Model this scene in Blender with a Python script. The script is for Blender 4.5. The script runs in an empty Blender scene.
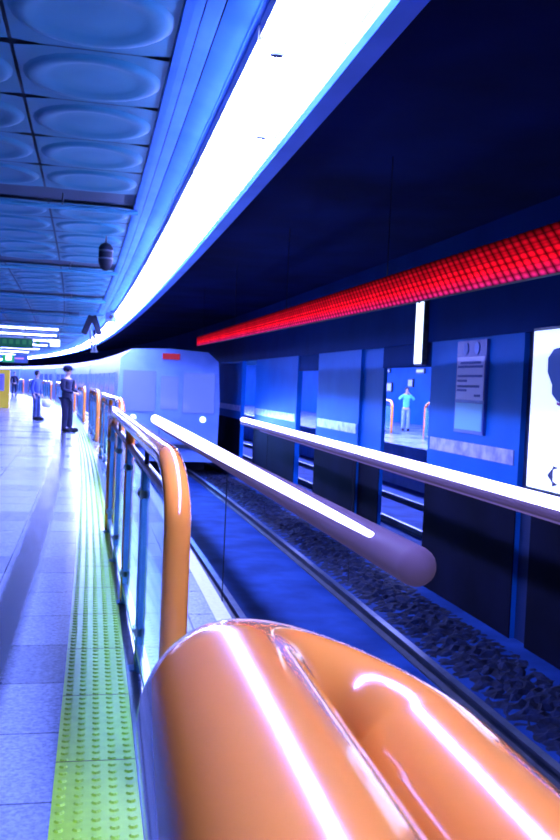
import bpy, bmesh, math, random
from mathutils import Vector, Matrix
random.seed(7)
S = bpy.context.scene
COL = S.collection

# ------------------------------------------------------------------ camera
EYE = Vector((0, 0, 1.43)); FPX = 880.0; ROLL = 0.044; VX, VY = 102.0, 379.6
_a, _b = VX-280, VY-420
_c, _s = math.cos(ROLL), math.sin(ROLL)
_au, _bu = _c*_a+_s*_b, -_s*_a+_c*_b
PITCH = math.atan2(-_bu, FPX); YAW = math.atan2(-_au, FPX/math.cos(PITCH))
FW = Vector((math.sin(YAW)*math.cos(PITCH), math.cos(YAW)*math.cos(PITCH), -math.sin(PITCH)))
RT = Vector((math.cos(YAW), -math.sin(YAW), 0)); UP = RT.cross(FW)
CX = _c*RT+_s*UP; CY = _c*UP-_s*RT
cam = bpy.data.cameras.new('camera'); camo = bpy.data.objects.new('camera', cam); COL.objects.link(camo)
camo.matrix_world = Matrix(((CX.x, CY.x, -FW.x, EYE.x), (CX.y, CY.y, -FW.y, EYE.y), (CX.z, CY.z, -FW.z, EYE.z), (0, 0, 0, 1)))
cam.sensor_fit = 'VERTICAL'; cam.sensor_height = 36; cam.lens = FPX/840*36
cam.clip_start = 0.02; cam.clip_end = 500
cam.dof.use_dof = True; cam.dof.focus_distance = 1.1; cam.dof.aperture_fstop = cam.lens/1000/(2*0.0009)
S.camera = camo
# ------------------------------------------------------------------ world, exposure
S.view_settings.view_transform = 'Standard'; S.view_settings.look = 'None'
S.view_settings.gamma = 1; S.view_settings.exposure = 0.0; S.view_settings.use_curve_mapping = False
w = bpy.data.worlds.new('world'); S.world = w; w.use_nodes = True
w.node_tree.nodes['Background'].inputs[0].default_value = (0.01, 0.03, 0.2, 1)
w.node_tree.nodes['Background'].inputs[1].default_value = 0.05
S.cycles.use_denoising = True
S.cycles.max_bounces = 6; S.cycles.sample_clamp_indirect = 6
LIGHT = (0.28, 0.32, 1.0)          # the cold blue cast of the platform lamps
STRIP_L = 62.0                      # brightness of the platform edge lamp strip
BAR_L = 30.0                        # brightness of the transverse ceiling lamps

# ------------------------------------------------------------------ curved path of the platform
STEP = 0.25
_path = {}
def _build():
    x = y = 0.0; _path[0] = (0, 0, 0)
    for i in range(1, 561):
        s = i*STEP; h = s/535 + max(0, s-35)*(1/260-1/535)
        x -= math.sin(h)*STEP; y += math.cos(h)*STEP; _path[i] = (x, y, h)
_build()
def pt(X, s, z):
    if s < 0: return Vector((X, s, z))
    i = min(int(s/STEP), 559); t = s/STEP-i
    a, b = _path[i], _path[i+1]
    x, y, h = (a[k]+(b[k]-a[k])*t for k in range(3))
    return Vector((x+X*math.cos(h), y+X*math.sin(h), z))
def head(s):
    return _path[min(int(max(s, 0)/STEP), 560)][2]
def ray(px, py):
    return (CX*(px-280)-CY*(py-420)+FW*FPX)
def at_z(px, py, z):                 # the point of height z seen at a pixel of the photo
    d = ray(px, py); return EYE+d*((z-EYE.z)/d.z)
def at_y(px, py, y):
    d = ray(px, py); return EYE+d*(y/d.y)

# ------------------------------------------------------------------ materials
def mat(name, base=(.5, .5, .5), rough=.5, metal=0., emit=None, es=0., coat=0., trans=0., spec=.5):
    m = bpy.data.materials.new(name); m.use_nodes = True
    b = m.node_tree.nodes['Principled BSDF']
    b.inputs['Base Color'].default_value = (*base, 1); b.inputs['Roughness'].default_value = rough
    b.inputs['Metallic'].default_value = metal; b.inputs['Coat Weight'].default_value = coat
    b.inputs['Coat Roughness'].default_value = .03
    b.inputs['Specular IOR Level'].default_value = spec
    b.inputs['Transmission Weight'].default_value = trans
    if emit: b.inputs['Emission Color'].default_value = (*emit, 1); b.inputs['Emission Strength'].default_value = es
    return m
def nodes(m): return m.node_tree.nodes, m.node_tree.links, m.node_tree.nodes['Principled BSDF']
def noisy(m, c1, c2, scale=8, detail=4, bump=0., rough=None, coord='Object'):
    n, l, b = nodes(m)
    tc = n.new('ShaderNodeTexCoord'); nz = n.new('ShaderNodeTexNoise'); nz.inputs['Scale'].default_value = scale
    nz.inputs['Detail'].default_value = detail
    l.new(tc.outputs[coord], nz.inputs['Vector'])
    cr = n.new('ShaderNodeValToRGB'); cr.color_ramp.elements[0].color = (*c1, 1); cr.color_ramp.elements[1].color = (*c2, 1)
    cr.color_ramp.elements[0].position = .35; cr.color_ramp.elements[1].position = .65
    l.new(nz.outputs['Fac'], cr.inputs['Fac']); l.new(cr.outputs['Color'], b.inputs['Base Color'])
    if bump:
        bp = n.new('ShaderNodeBump'); bp.inputs['Strength'].default_value = bump; bp.inputs['Distance'].default_value = .02
        l.new(nz.outputs['Fac'], bp.inputs['Height']); l.new(bp.outputs['Normal'], b.inputs['Normal'])
    return m
M = {}
M['orange'] = noisy(mat('orange_paint', rough=.16, coat=1.), (1.0, .29, .035), (1.0, .31, .04), 6)
M['steel'] = noisy(mat('brushed_steel', rough=.28, metal=1.), (.55, .6, .66), (.7, .74, .8), 14)
M['bluesteel'] = noisy(mat('blue_steel', rough=.45, metal=.2), (.10, .32, .55), (.14, .38, .62), 10)
M['darksteel'] = noisy(mat('dark_steel', rough=.35, metal=.8), (.06, .08, .1), (.1, .12, .15), 14)
M['rail'] = noisy(mat('rail_steel', rough=.6, metal=.5), (.01, .015, .03), (.03, .035, .05), 5)
M['railtop'] = noisy(mat('rail_head', rough=.4, metal=.8), (.06, .08, .13), (.12, .14, .2), 5)
M['concrete'] = noisy(mat('platform_concrete', rough=.7), (.08, .11, .2), (.12, .16, .28), 2.5, bump=.2)
M['bed'] = noisy(mat('track_bed', rough=.8, spec=.05), (.003, .020, .10), (.009, .040, .17), 1.7, 6, bump=.35)
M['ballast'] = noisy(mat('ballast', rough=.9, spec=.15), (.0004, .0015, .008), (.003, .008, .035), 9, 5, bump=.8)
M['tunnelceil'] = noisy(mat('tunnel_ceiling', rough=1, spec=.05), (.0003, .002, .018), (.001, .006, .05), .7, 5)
M['fascia'] = noisy(mat('ceiling_trim_paint', rough=.5, spec=.15), (.04, .20, .66), (.06, .24, .74), 3)
M['groove'] = mat('groove', (.01, .015, .03), .6)
M['ceil'] = noisy(mat('ceiling_panel_enamel', rough=.5, spec=.2), (.014, .14, .215), (.02, .17, .26), 1.5)
M['pillar'] = noisy(mat('pillar_enamel', rough=.5, spec=.06), (.002, .10, .40), (.004, .12, .46), 1.2)
M['pillardark'] = noisy(mat('pillar_recess', rough=.5), (.001, .010, .05), (.002, .014, .06), 1.2)  # pillar enamel darkened to stand for shade in the recess
M['beamblue'] = noisy(mat('beam_paint', rough=.7, spec=.03), (.0005, .018, .10), (.001, .024, .13), 1.2)  # dark blue holds the canopy shade on the beam; lintels share it
M['dado'] = noisy(mat('dado_tiles', rough=.8, spec=.03), (.0015, .002, .007), (.003, .004, .015), 1.2)  # near-black colour stands for shade on the lower wall
M['pale'] = noisy(mat('pale_enamel_band', rough=.35), (.12, .16, .4), (.4, .42, .6), 6)  # streaky pale colour painted as a reflection on the wall
M['lamp'] = mat('lamp_tube', (1, 1, 1), emit=LIGHT, es=STRIP_L*2.3)
M['lampclose'] = mat('lamp_tube_new', (1, 1, 1), emit=LIGHT, es=STRIP_L*2.9)  # close battens out of view, boosted to brighten the near railing
M['lampnear'] = mat('lamp_tube_dim', (1, 1, 1), emit=LIGHT, es=STRIP_L*1.4)
M['lampfar'] = mat('lamp_tube_bright', (1, 1, 1), emit=LIGHT, es=STRIP_L*2.8)
M['bar'] = mat('ceiling_lamp_diffuser', (1, 1, 1), emit=LIGHT, es=BAR_L)
M['black'] = mat('black_plastic', (.008, .011, .02), .6, spec=.15)
M['yellow'] = noisy(mat('yellow_paint', rough=.4), (.95, .62, .02), (1, .68, .03), 3)
M['white'] = mat('white_paint', (.8, .8, .8), .4)

def floor_mat():
    m = mat('platform_stone', rough=.24); n, l, b = nodes(m)
    uv = n.new('ShaderNodeUVMap'); uv.uv_map = 'UVMap'
    sp = n.new('ShaderNodeSeparateXYZ'); l.new(uv.outputs[0], sp.inputs[0])
    nz = n.new('ShaderNodeTexNoise'); nz.inputs['Scale'].default_value = 60; nz.inputs['Detail'].default_value = 2
    l.new(uv.outputs[0], nz.inputs['Vector'])
    br = n.new('ShaderNodeTexBrick'); br.offset = 0.0; br.inputs['Scale'].default_value = 1
    br.inputs['Brick Width'].default_value = .6; br.inputs['Row Height'].default_value = .6
    br.inputs['Mortar Size'].default_value = .006; br.inputs['Bias'].default_value = 0
    br.inputs['Color1'].default_value = (.42, .42, .44, 1); br.inputs['Color2'].default_value = (.50, .50, .52, 1)
    br.inputs['Mortar'].default_value = (.2, .2, .22, 1)
    l.new(uv.outputs[0], br.inputs['Vector'])
    # alternating courses across the platform, every second one darker
    mm = n.new('ShaderNodeMath'); mm.operation = 'MULTIPLY'; mm.inputs[1].default_value = 1/2.4; l.new(sp.outputs['Y'], mm.inputs[0])
    fr = n.new('ShaderNodeMath'); fr.operation = 'FRACT'; l.new(mm.outputs[0], fr.inputs[0])
    gt = n.new('ShaderNodeMath'); gt.operation = 'GREATER_THAN'; gt.inputs[1].default_value = .75; l.new(fr.outputs[0], gt.inputs[0])
    # darker line running the length of the platform
    ax = n.new('ShaderNodeMath'); ax.operation = 'ADD'; ax.inputs[1].default_value = .47; l.new(sp.outputs['X'], ax.inputs[0])
    ab = n.new('ShaderNodeMath'); ab.operation = 'ABSOLUTE'; l.new(ax.outputs[0], ab.inputs[0])
    mr = n.new('ShaderNodeMapRange'); mr.inputs[1].default_value = .06; mr.inputs[2].default_value = .13; mr.inputs[3].default_value = 1; mr.inputs[4].default_value = 0
    l.new(ab.outputs[0], mr.inputs[0])
    m1 = n.new('ShaderNodeMix'); m1.data_type = 'RGBA'; m1.blend_type = 'MULTIPLY'; m1.inputs['B'].default_value = (.76, .77, .8, 1)
    l.new(gt.outputs[0], m1.inputs['Factor']); l.new(br.outputs['Color'], m1.inputs['A'])
    m2 = n.new('ShaderNodeMix'); m2.data_type = 'RGBA'; m2.inputs['B'].default_value = (.05, .07, .10, 1)
    l.new(mr.outputs[0], m2.inputs['Factor']); l.new(m1.outputs['Result'], m2.inputs['A'])
    m3 = n.new('ShaderNodeMix'); m3.data_type = 'RGBA'; m3.blend_type = 'OVERLAY'; m3.inputs['Factor'].default_value = .8
    l.new(m2.outputs['Result'], m3.inputs['A']); l.new(nz.outputs['Color'], m3.inputs['B'])
    bw = n.new('ShaderNodeRGBToBW'); l.new(m3.outputs['Result'], bw.inputs[0])
    tn = n.new('ShaderNodeMix'); tn.data_type = 'RGBA'; tn.blend_type = 'MULTIPLY'; tn.inputs['Factor'].default_value = 1; tn.inputs['B'].default_value = (.44, .56, .84, 1)
    l.new(bw.outputs[0], tn.inputs['A'])
    l.new(tn.outputs['Result'], b.inputs['Base Color'])
    bp = n.new('ShaderNodeBump'); bp.inputs['Strength'].default_value = .12; bp.inputs['Distance'].default_value = .004
    l.new(nz.outputs['Fac'], bp.inputs['Height']); l.new(bp.outputs['Normal'], b.inputs['Normal'])
    return m
M['floor'] = floor_mat()
M['tactile'] = noisy(mat('tactile_yellow', rough=.4, spec=.5), (.32, .60, .02), (.38, .68, .03), 20)

def glass_mat(name, tint, gl=.12):
    m = bpy.data.materials.new(name); m.use_nodes = True; n, l = m.node_tree.nodes, m.node_tree.links
    n.clear(); o = n.new('ShaderNodeOutputMaterial'); t = n.new('ShaderNodeBsdfTransparent'); g = n.new('ShaderNodeBsdfGlossy')
    t.inputs[0].default_value = (*tint, 1); g.inputs['Roughness'].default_value = .04; mx = n.new('ShaderNodeMixShader')
    fr = n.new('ShaderNodeFresnel'); fr.inputs[0].default_value = 1.16; ge = n.new('ShaderNodeNewGeometry'); inv = n.new('ShaderNodeMath'); inv.operation = 'SUBTRACT'; inv.inputs[0].default_value = 1; l.new(ge.outputs['Backfacing'], inv.inputs[1]); ml = n.new('ShaderNodeMath'); ml.operation = 'MULTIPLY'; l.new(inv.outputs[0], ml.inputs[0]); l.new(fr.outputs[0], ml.inputs[1]); l.new(ml.outputs[0], mx.inputs[0])
    df = n.new('ShaderNodeBsdfDiffuse'); df.inputs[0].default_value = (.35, .75, .8, 1); m0 = n.new('ShaderNodeMixShader'); m0.inputs[0].default_value = .14
    l.new(t.outputs[0], m0.inputs[1]); l.new(df.outputs[0], m0.inputs[2]); l.new(m0.outputs[0], mx.inputs[1]); l.new(g.outputs[0], mx.inputs[2]); l.new(mx.outputs[0], o.inputs[0])
    return m
M['glass'] = glass_mat('railing_glass', (.80, .96, .98))

def led_trail_mat():
    m = mat('red_led_matrix', (.004, .001, .001), .9, spec=.0); n, l, b = nodes(m)  # glow of the moving destination sign's trail, painted as dots
    uv = n.new('ShaderNodeUVMap'); uv.uv_map = 'UVMap'; sp = n.new('ShaderNodeSeparateXYZ'); l.new(uv.outputs[0], sp.inputs[0])
    def math_(op, a, bb=None, c=None):
        q = n.new('ShaderNodeMath'); q.operation = op
        for i, v in enumerate((a, bb, c)):
            if v is None: continue
            if isinstance(v, (int, float)): q.inputs[i].default_value = v
            else: l.new(v, q.inputs[i])
        return q.outputs[0]
    u = math_('ADD', sp.outputs['X'], math_('MULTIPLY', sp.outputs['Y'], 1.1))
    cu = math_('ABSOLUTE', math_('SUBTRACT', math_('FRACT', math_('DIVIDE', u, .095)), .5))
    cv = math_('ABSOLUTE', math_('SUBTRACT', math_('FRACT', math_('MULTIPLY', sp.outputs['Y'], 28)), .5))
    dots = math_('MULTIPLY', math_('SMOOTH_MIN', math_('MULTIPLY', math_('SUBTRACT', .42, cu), 4), 1, .1), math_('SUBTRACT', 1.15, cv))
    dots = math_('MAXIMUM', dots, 0.03)
    nz = n.new('ShaderNodeTexNoise'); nz.inputs['Scale'].default_value = 22; nz.noise_dimensions = '1D'; l.new(sp.outputs['Y'], nz.inputs['W'])
    band = math_('ADD', math_('MULTIPLY', nz.outputs['Fac'], 2.4), -.3)
    dk = math_('MULTIPLY', math_('MULTIPLY', math_('SUBTRACT', 1, math_('POWER', math_('MULTIPLY', cu, 2), 1.7)), math_('SUBTRACT', 1, math_('MULTIPLY', math_('POWER', math_('MULTIPLY', cv, 2), 2), .75))), 1.25)
    fade = math_('MAXIMUM', math_('MINIMUM', math_('DIVIDE', math_('SUBTRACT', .262, sp.outputs['Y']), .13), 1), .03)
    wob = n.new('ShaderNodeTexNoise'); wob.inputs['Scale'].default_value = 3.5; l.new(uv.outputs[0], wob.inputs['Vector'])
    st = math_('MULTIPLY', math_('MULTIPLY', math_('ADD', math_('MULTIPLY', dk, 1), .04), fade), math_('MULTIPLY', band, math_('ADD', wob.outputs['Fac'], .5)))
    cr = n.new('ShaderNodeValToRGB'); cr.color_ramp.elements[0].color = (.32, .01, .12, 1); cr.color_ramp.elements[0].position = .02
    cr.color_ramp.elements[1].color = (1, .003, .02, 1); cr.color_ramp.elements[1].position = .35
    e = cr.color_ramp.elements.new(1.0); e.color = (.4, .002, .012, 1)
    l.new(math_('MULTIPLY', sp.outputs['Y'], 4.0), cr.inputs['Fac'])
    l.new(cr.outputs['Color'], b.inputs['Emission Color']); l.new(math_('MULTIPLY', st, 1.6), b.inputs['Emission Strength'])
    return m
M['led'] = led_trail_mat()

# ------------------------------------------------------------------ mesh helpers
def link(name, bm, m, parent=None, smooth=False, kind=None, loc=None, rot=None):
    me = bpy.data.meshes.new(name); bm.normal_update(); bm.to_mesh(me); bm.free()
    for k in (m if isinstance(m, (list, tuple)) else [m]): me.materials.append(k)
    if smooth:
        for p in me.polygons: p.use_smooth = True
    o = bpy.data.objects.new(name, me); COL.objects.link(o)
    if parent: o.parent = parent
    if kind: o['kind'] = kind
    if loc is not None: o.location = loc
    if rot is not None: o.rotation_euler = rot
    return o
def tag(o, label, cat, group=None, kind=None):
    if label: o['label'] = label
    if cat: o['category'] = cat
    if group: o['group'] = group
    if kind: o['kind'] = kind
    return o
def empty(name, loc=(0, 0, 0), rz=0):
    o = bpy.data.objects.new(name, None); COL.objects.link(o); o.location = loc; o.rotation_euler = (0, 0, rz)
    o.empty_display_size = .1
    return o
def box(bm, x0, x1, y0, y1, z0, z1, bevel=0, mi=0):
    vs = [bm.verts.new((x, y, z)) for z in (z0, z1) for y in (y0, y1) for x in (x0, x1)]
    fs = [bm.faces.new([vs[i] for i in f]) for f in ((0, 2, 3, 1), (4, 5, 7, 6), (0, 1, 5, 4), (2, 6, 7, 3), (0, 4, 6, 2), (1, 3, 7, 5))]
    for f in fs: f.material_index = mi
    if bevel:
        es = {e for f in fs for e in f.edges}
        bmesh.ops.bevel(bm, geom=list(es), offset=bevel, segments=2, affect='EDGES')
def BM(): return bmesh.new()
def bx(*a, **k):
    b = BM(); box(b, *a, **k); return b
def tube(bm, pts, r, seg=16, caps=True, rad=None):
    pts = [Vector(p) for p in pts]; rings = []; nrm = None
    for i, p in enumerate(pts):
        t = (pts[min(i+1, len(pts)-1)]-pts[max(i-1, 0)]).normalized()
        if nrm is None:
            nrm = t.orthogonal().normalized()
        nrm = (nrm-t*nrm.dot(t)).normalized(); bi = t.cross(nrm)
        rr = rad[i] if rad else r
        rings.append([bm.verts.new(p+nrm*math.cos(2*math.pi*k/seg)*rr+bi*math.sin(2*math.pi*k/seg)*rr) for k in range(seg)])
    for a, b in zip(rings, rings[1:]):
        for k in range(seg): bm.faces.new((a[k], a[(k+1) % seg], b[(k+1) % seg], b[k]))
    if caps: bm.faces.new(rings[0][::-1]); bm.faces.new(rings[-1])
    bmesh.ops.recalc_face_normals(bm, faces=bm.faces)
def arcpts(c, e1, e2, r, a0, a1, n):
    return [Vector(c)+Vector(e1)*r*math.cos(a0+(a1-a0)*i/n)+Vector(e2)*r*math.sin(a0+(a1-a0)*i/n) for i in range(n+1)]
def srange(s0, s1, step):
    n = max(1, round((s1-s0)/step)); return [s0+(s1-s0)*i/n for i in range(n+1)]
def sweep(prof, s0, s1, step=1.0, closed=True, bm=None, mis=None, caps=True):
    """extrude a section given as (X, z) along the curve of the platform; uv = (X or z, s) in metres"""
    bm = bm or BM(); uvl = bm.loops.layers.uv.get('UVMap') or bm.loops.layers.uv.new('UVMap')
    ss = srange(s0, s1, step); rings = [[bm.verts.new(pt(X, s, z)) for X, z in prof] for s in ss]
    n = len(prof); m_ = n if closed else n-1
    for i in range(len(ss)-1):
        for k in range(m_):
            j = (k+1) % n
            f = bm.faces.new((rings[i][k], rings[i][j], rings[i+1][j], rings[i+1][k]))
            if mis: f.material_index = mis[k]
            fl = abs(prof[k][0]-prof[j][0]) >= abs(prof[k][1]-prof[j][1])
            for lp, (q, s) in zip(f.loops, ((k, ss[i]), (j, ss[i]), (j, ss[i+1]), (k, ss[i+1]))):
                lp[uvl].uv = (prof[q][0] if fl else prof[q][1], s)
    if closed and caps: bm.faces.new(rings[0][::-1]); bm.faces.new(rings[-1])
    bmesh.ops.recalc_face_normals(bm, faces=bm.faces)
    return bm
def rect(X0, X1, z0, z1): return [(X0, z0), (X1, z0), (X1, z1), (X0, z1)]
def struct(name, bm, m, **k): return link(name, bm, m, kind='structure', **k)

FLOORZ = 0.0; EDGE = .86; BEDZ = -1.12; RAILZ = -1.0; SEND = 125
# ------------------------------------------------------------------ setting: platform, track bed, ceilings
struct('floor', sweep(rect(-12, EDGE-.10, -.25, FLOORZ), -4, SEND), M['floor'])
struct('trim_1', sweep(rect(EDGE-.10, EDGE, -.25, .002), -4, SEND), noisy(mat('edge_stone', rough=.5), (.30, .33, .42), (.36, .39, .5), 30))
struct('platform_base', sweep(rect(-12, EDGE-.12, -1.3, -.25), -4, SEND), M['concrete'])
struct('track_bed', sweep(rect(EDGE-.12, 9.4, BEDZ-.3, BEDZ), -4, SEND), M['bed'])
# blister paving: one strip with its domes as real bumps
bm = sweep(rect(-.106, .186, 0, .006), -1, 60)
struct('trim_2', bm, M['tactile'])
bm = BM()
for j in range(5):
    X = -.106+.0584*(j+.5)
    s = 1.1
    while s < 40:
        c = pt(X, s, .006); n = 8 if s < 5 else 6 if s < 12 else 4
        lo = [bm.verts.new(c+Vector((math.cos(2*math.pi*k/n)*.017, math.sin(2*math.pi*k/n)*.017, 0))) for k in range(n)]
        hi = [bm.verts.new(c+Vector((math.cos(2*math.pi*k/n)*.011, math.sin(2*math.pi*k/n)*.011, .006))) for k in range(n)]
        for k in range(n): bm.faces.new((lo[k], lo[(k+1) % n], hi[(k+1) % n], hi[k]))
        bm.faces.new(hi)
        s += .0584
struct('trim_3', bm, M['tactile'])
# joints between the blister tiles
bm = BM(); s = 1.2
while s < 14:
    for v in (0,):
        p = [pt(-.106, s, .0064), pt(.186, s, .0064), pt(.186, s+.006, .0064), pt(-.106, s+.006, .0064)]
        q = [Vector((a.x, a.y, .0068)) for a in p]; lo = [bm.verts.new(a) for a in p]; hi = [bm.verts.new(a) for a in q]
        bm.faces.new(hi)
        for k in range(4): bm.faces.new((lo[k], lo[(k+1) % 4], hi[(k+1) % 4], hi[k]))
    s += .7
struct('trim_4', bm, mat('tile_joint', (.12, .14, .03), .7))
# dark strip painting the floor shade between blister tiles and railings
struct('trim_5', sweep(rect(.188, .235, 0, .008), -1, 60), M['darksteel'])

# ceiling of embossed dish panels
CZ = 3.13; PW = .82; PS = .88
CEX = .33
def ceiling():
    bm = BM(); jb = BM()
    sec0 = -.6                       # start of first section
    starts = [(-4.6, 4), (-.65+.0, 0)]
    secs = []
    s = 3.75-.45
    # sections of five panels and a gap
    s = -1.15
    while s < 95:
        secs.append(s); s += 5*PS+.62
    for s0 in secs:
        far = s0 > 40
        for j in range(5 if s0 < 40 else 9):
            x1 = CEX-.015-j*PW; x0 = x1-PW+.02
            for i in range(5):
                a = s0+i*PS; b = a+PS-.015
                cxm, csm = (x0+x1)/2, (a+b)/2
                N = 24 if s0 < 12 else (16 if s0 < 30 else 0)
                corners = [(x0, a), (x1, a), (x1, b), (x0, b)]
                if N == 0:
                    bm.faces.new([bm.verts.new(pt(x, s, CZ)) for x, s in corners]); continue
                # ring profile: flat field, rolled rim, shallow dish
                prof = [(.385, 0), (.365, -.012), (.34, -.020), (.30, -.018), (.26, -.006), (.22, .0), (.12, .0), (0, .004)]
                rings = []
                for r, dz in prof[:-1]:
                    rings.append([bm.verts.new(pt(cxm+r*math.cos(2*math.pi*k/N), csm+r*math.sin(2*math.pi*k/N), CZ+dz)) for k in range(N)])
                for p, q in zip(rings, rings[1:]):
                    for k in range(N): bm.faces.new((p[k], p[(k+1) % N], q[(k+1) % N], q[k])).smooth = True
                bm.faces.new(rings[-1])
                # square field around the disc
                sq = []
                for k in range(N):
                    t = 2*math.pi*k/N; c_, s_ = math.cos(t), math.sin(t); mx = max(abs(c_)/((x1-x0)/2), abs(s_)/((b-a)/2))
                    sq.append(bm.verts.new(pt(cxm+c_/mx, csm+s_/mx, CZ)))
                for k in range(N): bm.faces.new((sq[k], sq[(k+1) % N], rings[0][(k+1) % N], rings[0][k]))
    bmesh.ops.recalc_face_normals(bm, faces=bm.faces)
    return bm, secs
cb, SECS = ceiling()
struct('ceiling', cb, M['ceil'])
struct('ceiling_void', sweep(rect(-12, CEX+.3, CZ+.03, CZ+.3), -4, SEND), mat('ceiling_void', (.02, .05, .09), .8))
# trim beside the ceiling, grooved, then the lamp housing over the platform edge
struct('trim_6', sweep([(CEX-.01, CZ+.05), (CEX-.01, CZ-.02), (.36, CZ-.03), (.40, CZ-.035), (.40, CZ-.02), (.405, CZ-.02), (.405, CZ-.037), (.48, CZ-.05), (.48, CZ-.03), (.486, CZ-.03), (.486, CZ-.052), (.60, CZ-.10), (.60, CZ+.05)],
                       -4, SEND, .5, mis=[0, 0, 0, 1, 1, 1, 0, 1, 1, 1, 0, 0, 0]), [M['fascia'], M['groove']])
LZ = EYE.z+1.5
struct('trim_7', sweep([(.60, LZ+.20), (.60, LZ+.11), (.61, LZ+.10), (.62, LZ+.11), (1.0, LZ+.12), (1.0, LZ-.06), (1.02, LZ-.08), (1.13, LZ-.07), (1.13, LZ+.35), (1.0, LZ+.35)], -4, SEND, .5), M['fascia'])
struct('trim_8', sweep(rect(.60, 1.16, LZ+.36, LZ+.6), -4, SEND, 1), M['black'])
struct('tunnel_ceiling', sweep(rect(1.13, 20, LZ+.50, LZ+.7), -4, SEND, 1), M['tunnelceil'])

# lamp strip over the platform edge: fluorescent battens end to end, in two staggered rows
def batten(X, s0, s1, W=1.):
    mid = (s0+s1)/2
    r = empty('strip_lamp', pt(X, mid, LZ+.03), head(mid))
    L = (s1-s0)
    b = BM(); box(b, -.085*W, .085*W, -L/2+.01, L/2-.01, -.005, .085, .012)
    link('housing', b, M['white'], r)
    b = BM(); box(b, -.08*W, .08*W, -L/2+.03, L/2-.03, -.06, -.006, .02); link('tube_diffuser', b, M['lampclose' if mid < 2.6 else 'lampnear' if mid < 8 else 'lamp' if mid < 15 else 'lampfar'], r, True)
    for y in (-L/2+.012, L/2-.012):
        b = BM(); box(b, -.03, .03, y-.012, y+.012, -.06, -.004, .004); link('end_cap', b, M['darksteel'], r)
    return r
rows = [(.725, -1.3, 'inner', 'nearer the ceiling panels'), (.90, -2.6, 'outer', 'nearer the tracks')]
ORD = ['first', 'second', 'third', 'fourth', 'fifth', 'sixth', 'seventh', 'eighth', 'ninth', 'tenth', 'eleventh', 'twelfth']
for X, s0, nm, wh in rows:
    L = 2.6; s = s0; i = 0
    while s < 100:
        if s+L > 40.5 and nm == 'outer': break
        if s+L > 2.0:
            r = batten(X if s < 40 else .81, s, s+L, 1 if s < 40 else 2.05)
            if s < 25: lab = 'glaring white strip lamp in the %s row over the platform edge, %s from the camera' % (nm, ORD[i]); i += 1; g = 'strip lamps over the platform edge'
            else: lab = 'distant white strip lamp in the curving %s row over the platform edge' % nm; g = 'distant %s row strip lamps' % nm
            tag(r, lab, 'lamp', g)
        s += L
        if s > 40 and L < 3: L = 5.0; s += .3

# ------------------------------------------------------------------ rails
def rail_prof(X, z=RAILZ):
    return [(X-.065, z-.12), (X+.065, z-.12), (X+.065, z-.105), (X+.012, z-.09), (X+.012, z-.04), (X+.035, z-.03), (X+.035, z), (X-.035, z), (X-.035, z-.03), (X-.012, z-.04), (X-.012, z-.09), (X-.065, z-.105)]
for X, lab in ((1.62, 'long steel rail nearest the orange railings, just below the platform edge'),
               (3.08, 'long steel rail beyond the middle of the near track'),
               (5.85, 'steel rail of the opposite track seen lower in the gap between pillars'),
               (7.3, 'bright steel rail of the opposite track seen higher in the gap between pillars')):
    o = link('rail', sweep(rail_prof(X), 0, 100, 1, mis=[0]*6+[1]+[0]*5), [M['rail'], M['railtop']])
    tag(o, lab, 'rail')
# ballast beside the far rail and between the rails
def ballast(X0, X1, s0, s1, d, h):
    bm = BM(); nx = int((X1-X0)/d); ns = int((s1-s0)/d); g = []
    for i in range(ns+1):
        g.append([])
        for k in range(nx+1):
            X = X0+(X1-X0)*k/nx+random.uniform(-.3, .3)*d; s = s0+(s1-s0)*i/ns+random.uniform(-.3, .3)*d
            e = min(1, 3*min(k, nx-k)/nx)
            g[-1].append(bm.verts.new(pt(X, s, BEDZ-.01+e*random.uniform(.0, h))))
    for i in range(ns):
        for k in range(nx): bm.faces.new((g[i][k], g[i][k+1], g[i+1][k+1], g[i+1][k]))
    bmesh.ops.recalc_face_normals(bm, faces=bm.faces)
    return bm
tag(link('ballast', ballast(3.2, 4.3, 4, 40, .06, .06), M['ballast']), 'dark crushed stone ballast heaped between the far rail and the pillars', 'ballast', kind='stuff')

# ------------------------------------------------------------------ far wall: panels and pillars between the tracks
PX = 4.4
PTOP = LZ+.5
def wallseg(name, s0, s1, X=PX, d=.10, m='pillar', z0=BEDZ, z1=PTOP, kind='structure'):
    return link(name, sweep(rect(X, X+d, z0, z1), s0, s1, .9), M[m], kind=kind)
def on_pillar(px, py, X=PX):
    """arc position (s, z) of a photo pixel on the wall plane at lateral offset X"""
    best = None
    for i in range(12, 700):
        s = i*.1; q = pt(X, s, 0); d = ray(px, py)
        z = EYE.z+d.z*(q.y/d.y); xx = d.x*(q.y/d.y)
        e = abs(xx-q.x)
        if best is None or e < best[0]: best = (e, s, z)
    return best[1], best[2]
J0, J1, J2, J3, J4, J5 = [on_pillar(x, 400)[0] for x in (521, 429, 380, 360, 317, 297)]
segs = [(3.0, J0-.35, 0), (J0, J1, 0), (J2, J3, .05), (J3, J4, 0)]
s = J5
while s < 120: segs.append((s, s+(4.2 if s < 60 else 7.8), 0)); s += 6.0 if s < 60 else 8
for a, b, dx in segs:
    wallseg('pillar', a, b, PX+dx, .11-dx)
    struct('trim_10', sweep(rect(PX+dx-.01, PX+dx+.002, BEDZ, EYE.z-.95), a-.005, b+.005, .9), M['dado'])  # dark sheet painting the shade low on the wall
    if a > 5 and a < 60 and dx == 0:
        o = struct('trim_9', sweep(rect(PX-.012, PX, EYE.z-.72, EYE.z-.56), a+.1, b-.1, .9), M['pale'])  # pale sheet in place of a streaky reflection
wallseg('beam', 3, 120, PX-.012, .12, 'beamblue', 2.12, PTOP+.001)  # lowered dark face paints the shade under the canopy
wallseg('lintel', J1, J2, PX+.03, .08, 'beamblue', 1.80, 2.13)
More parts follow.
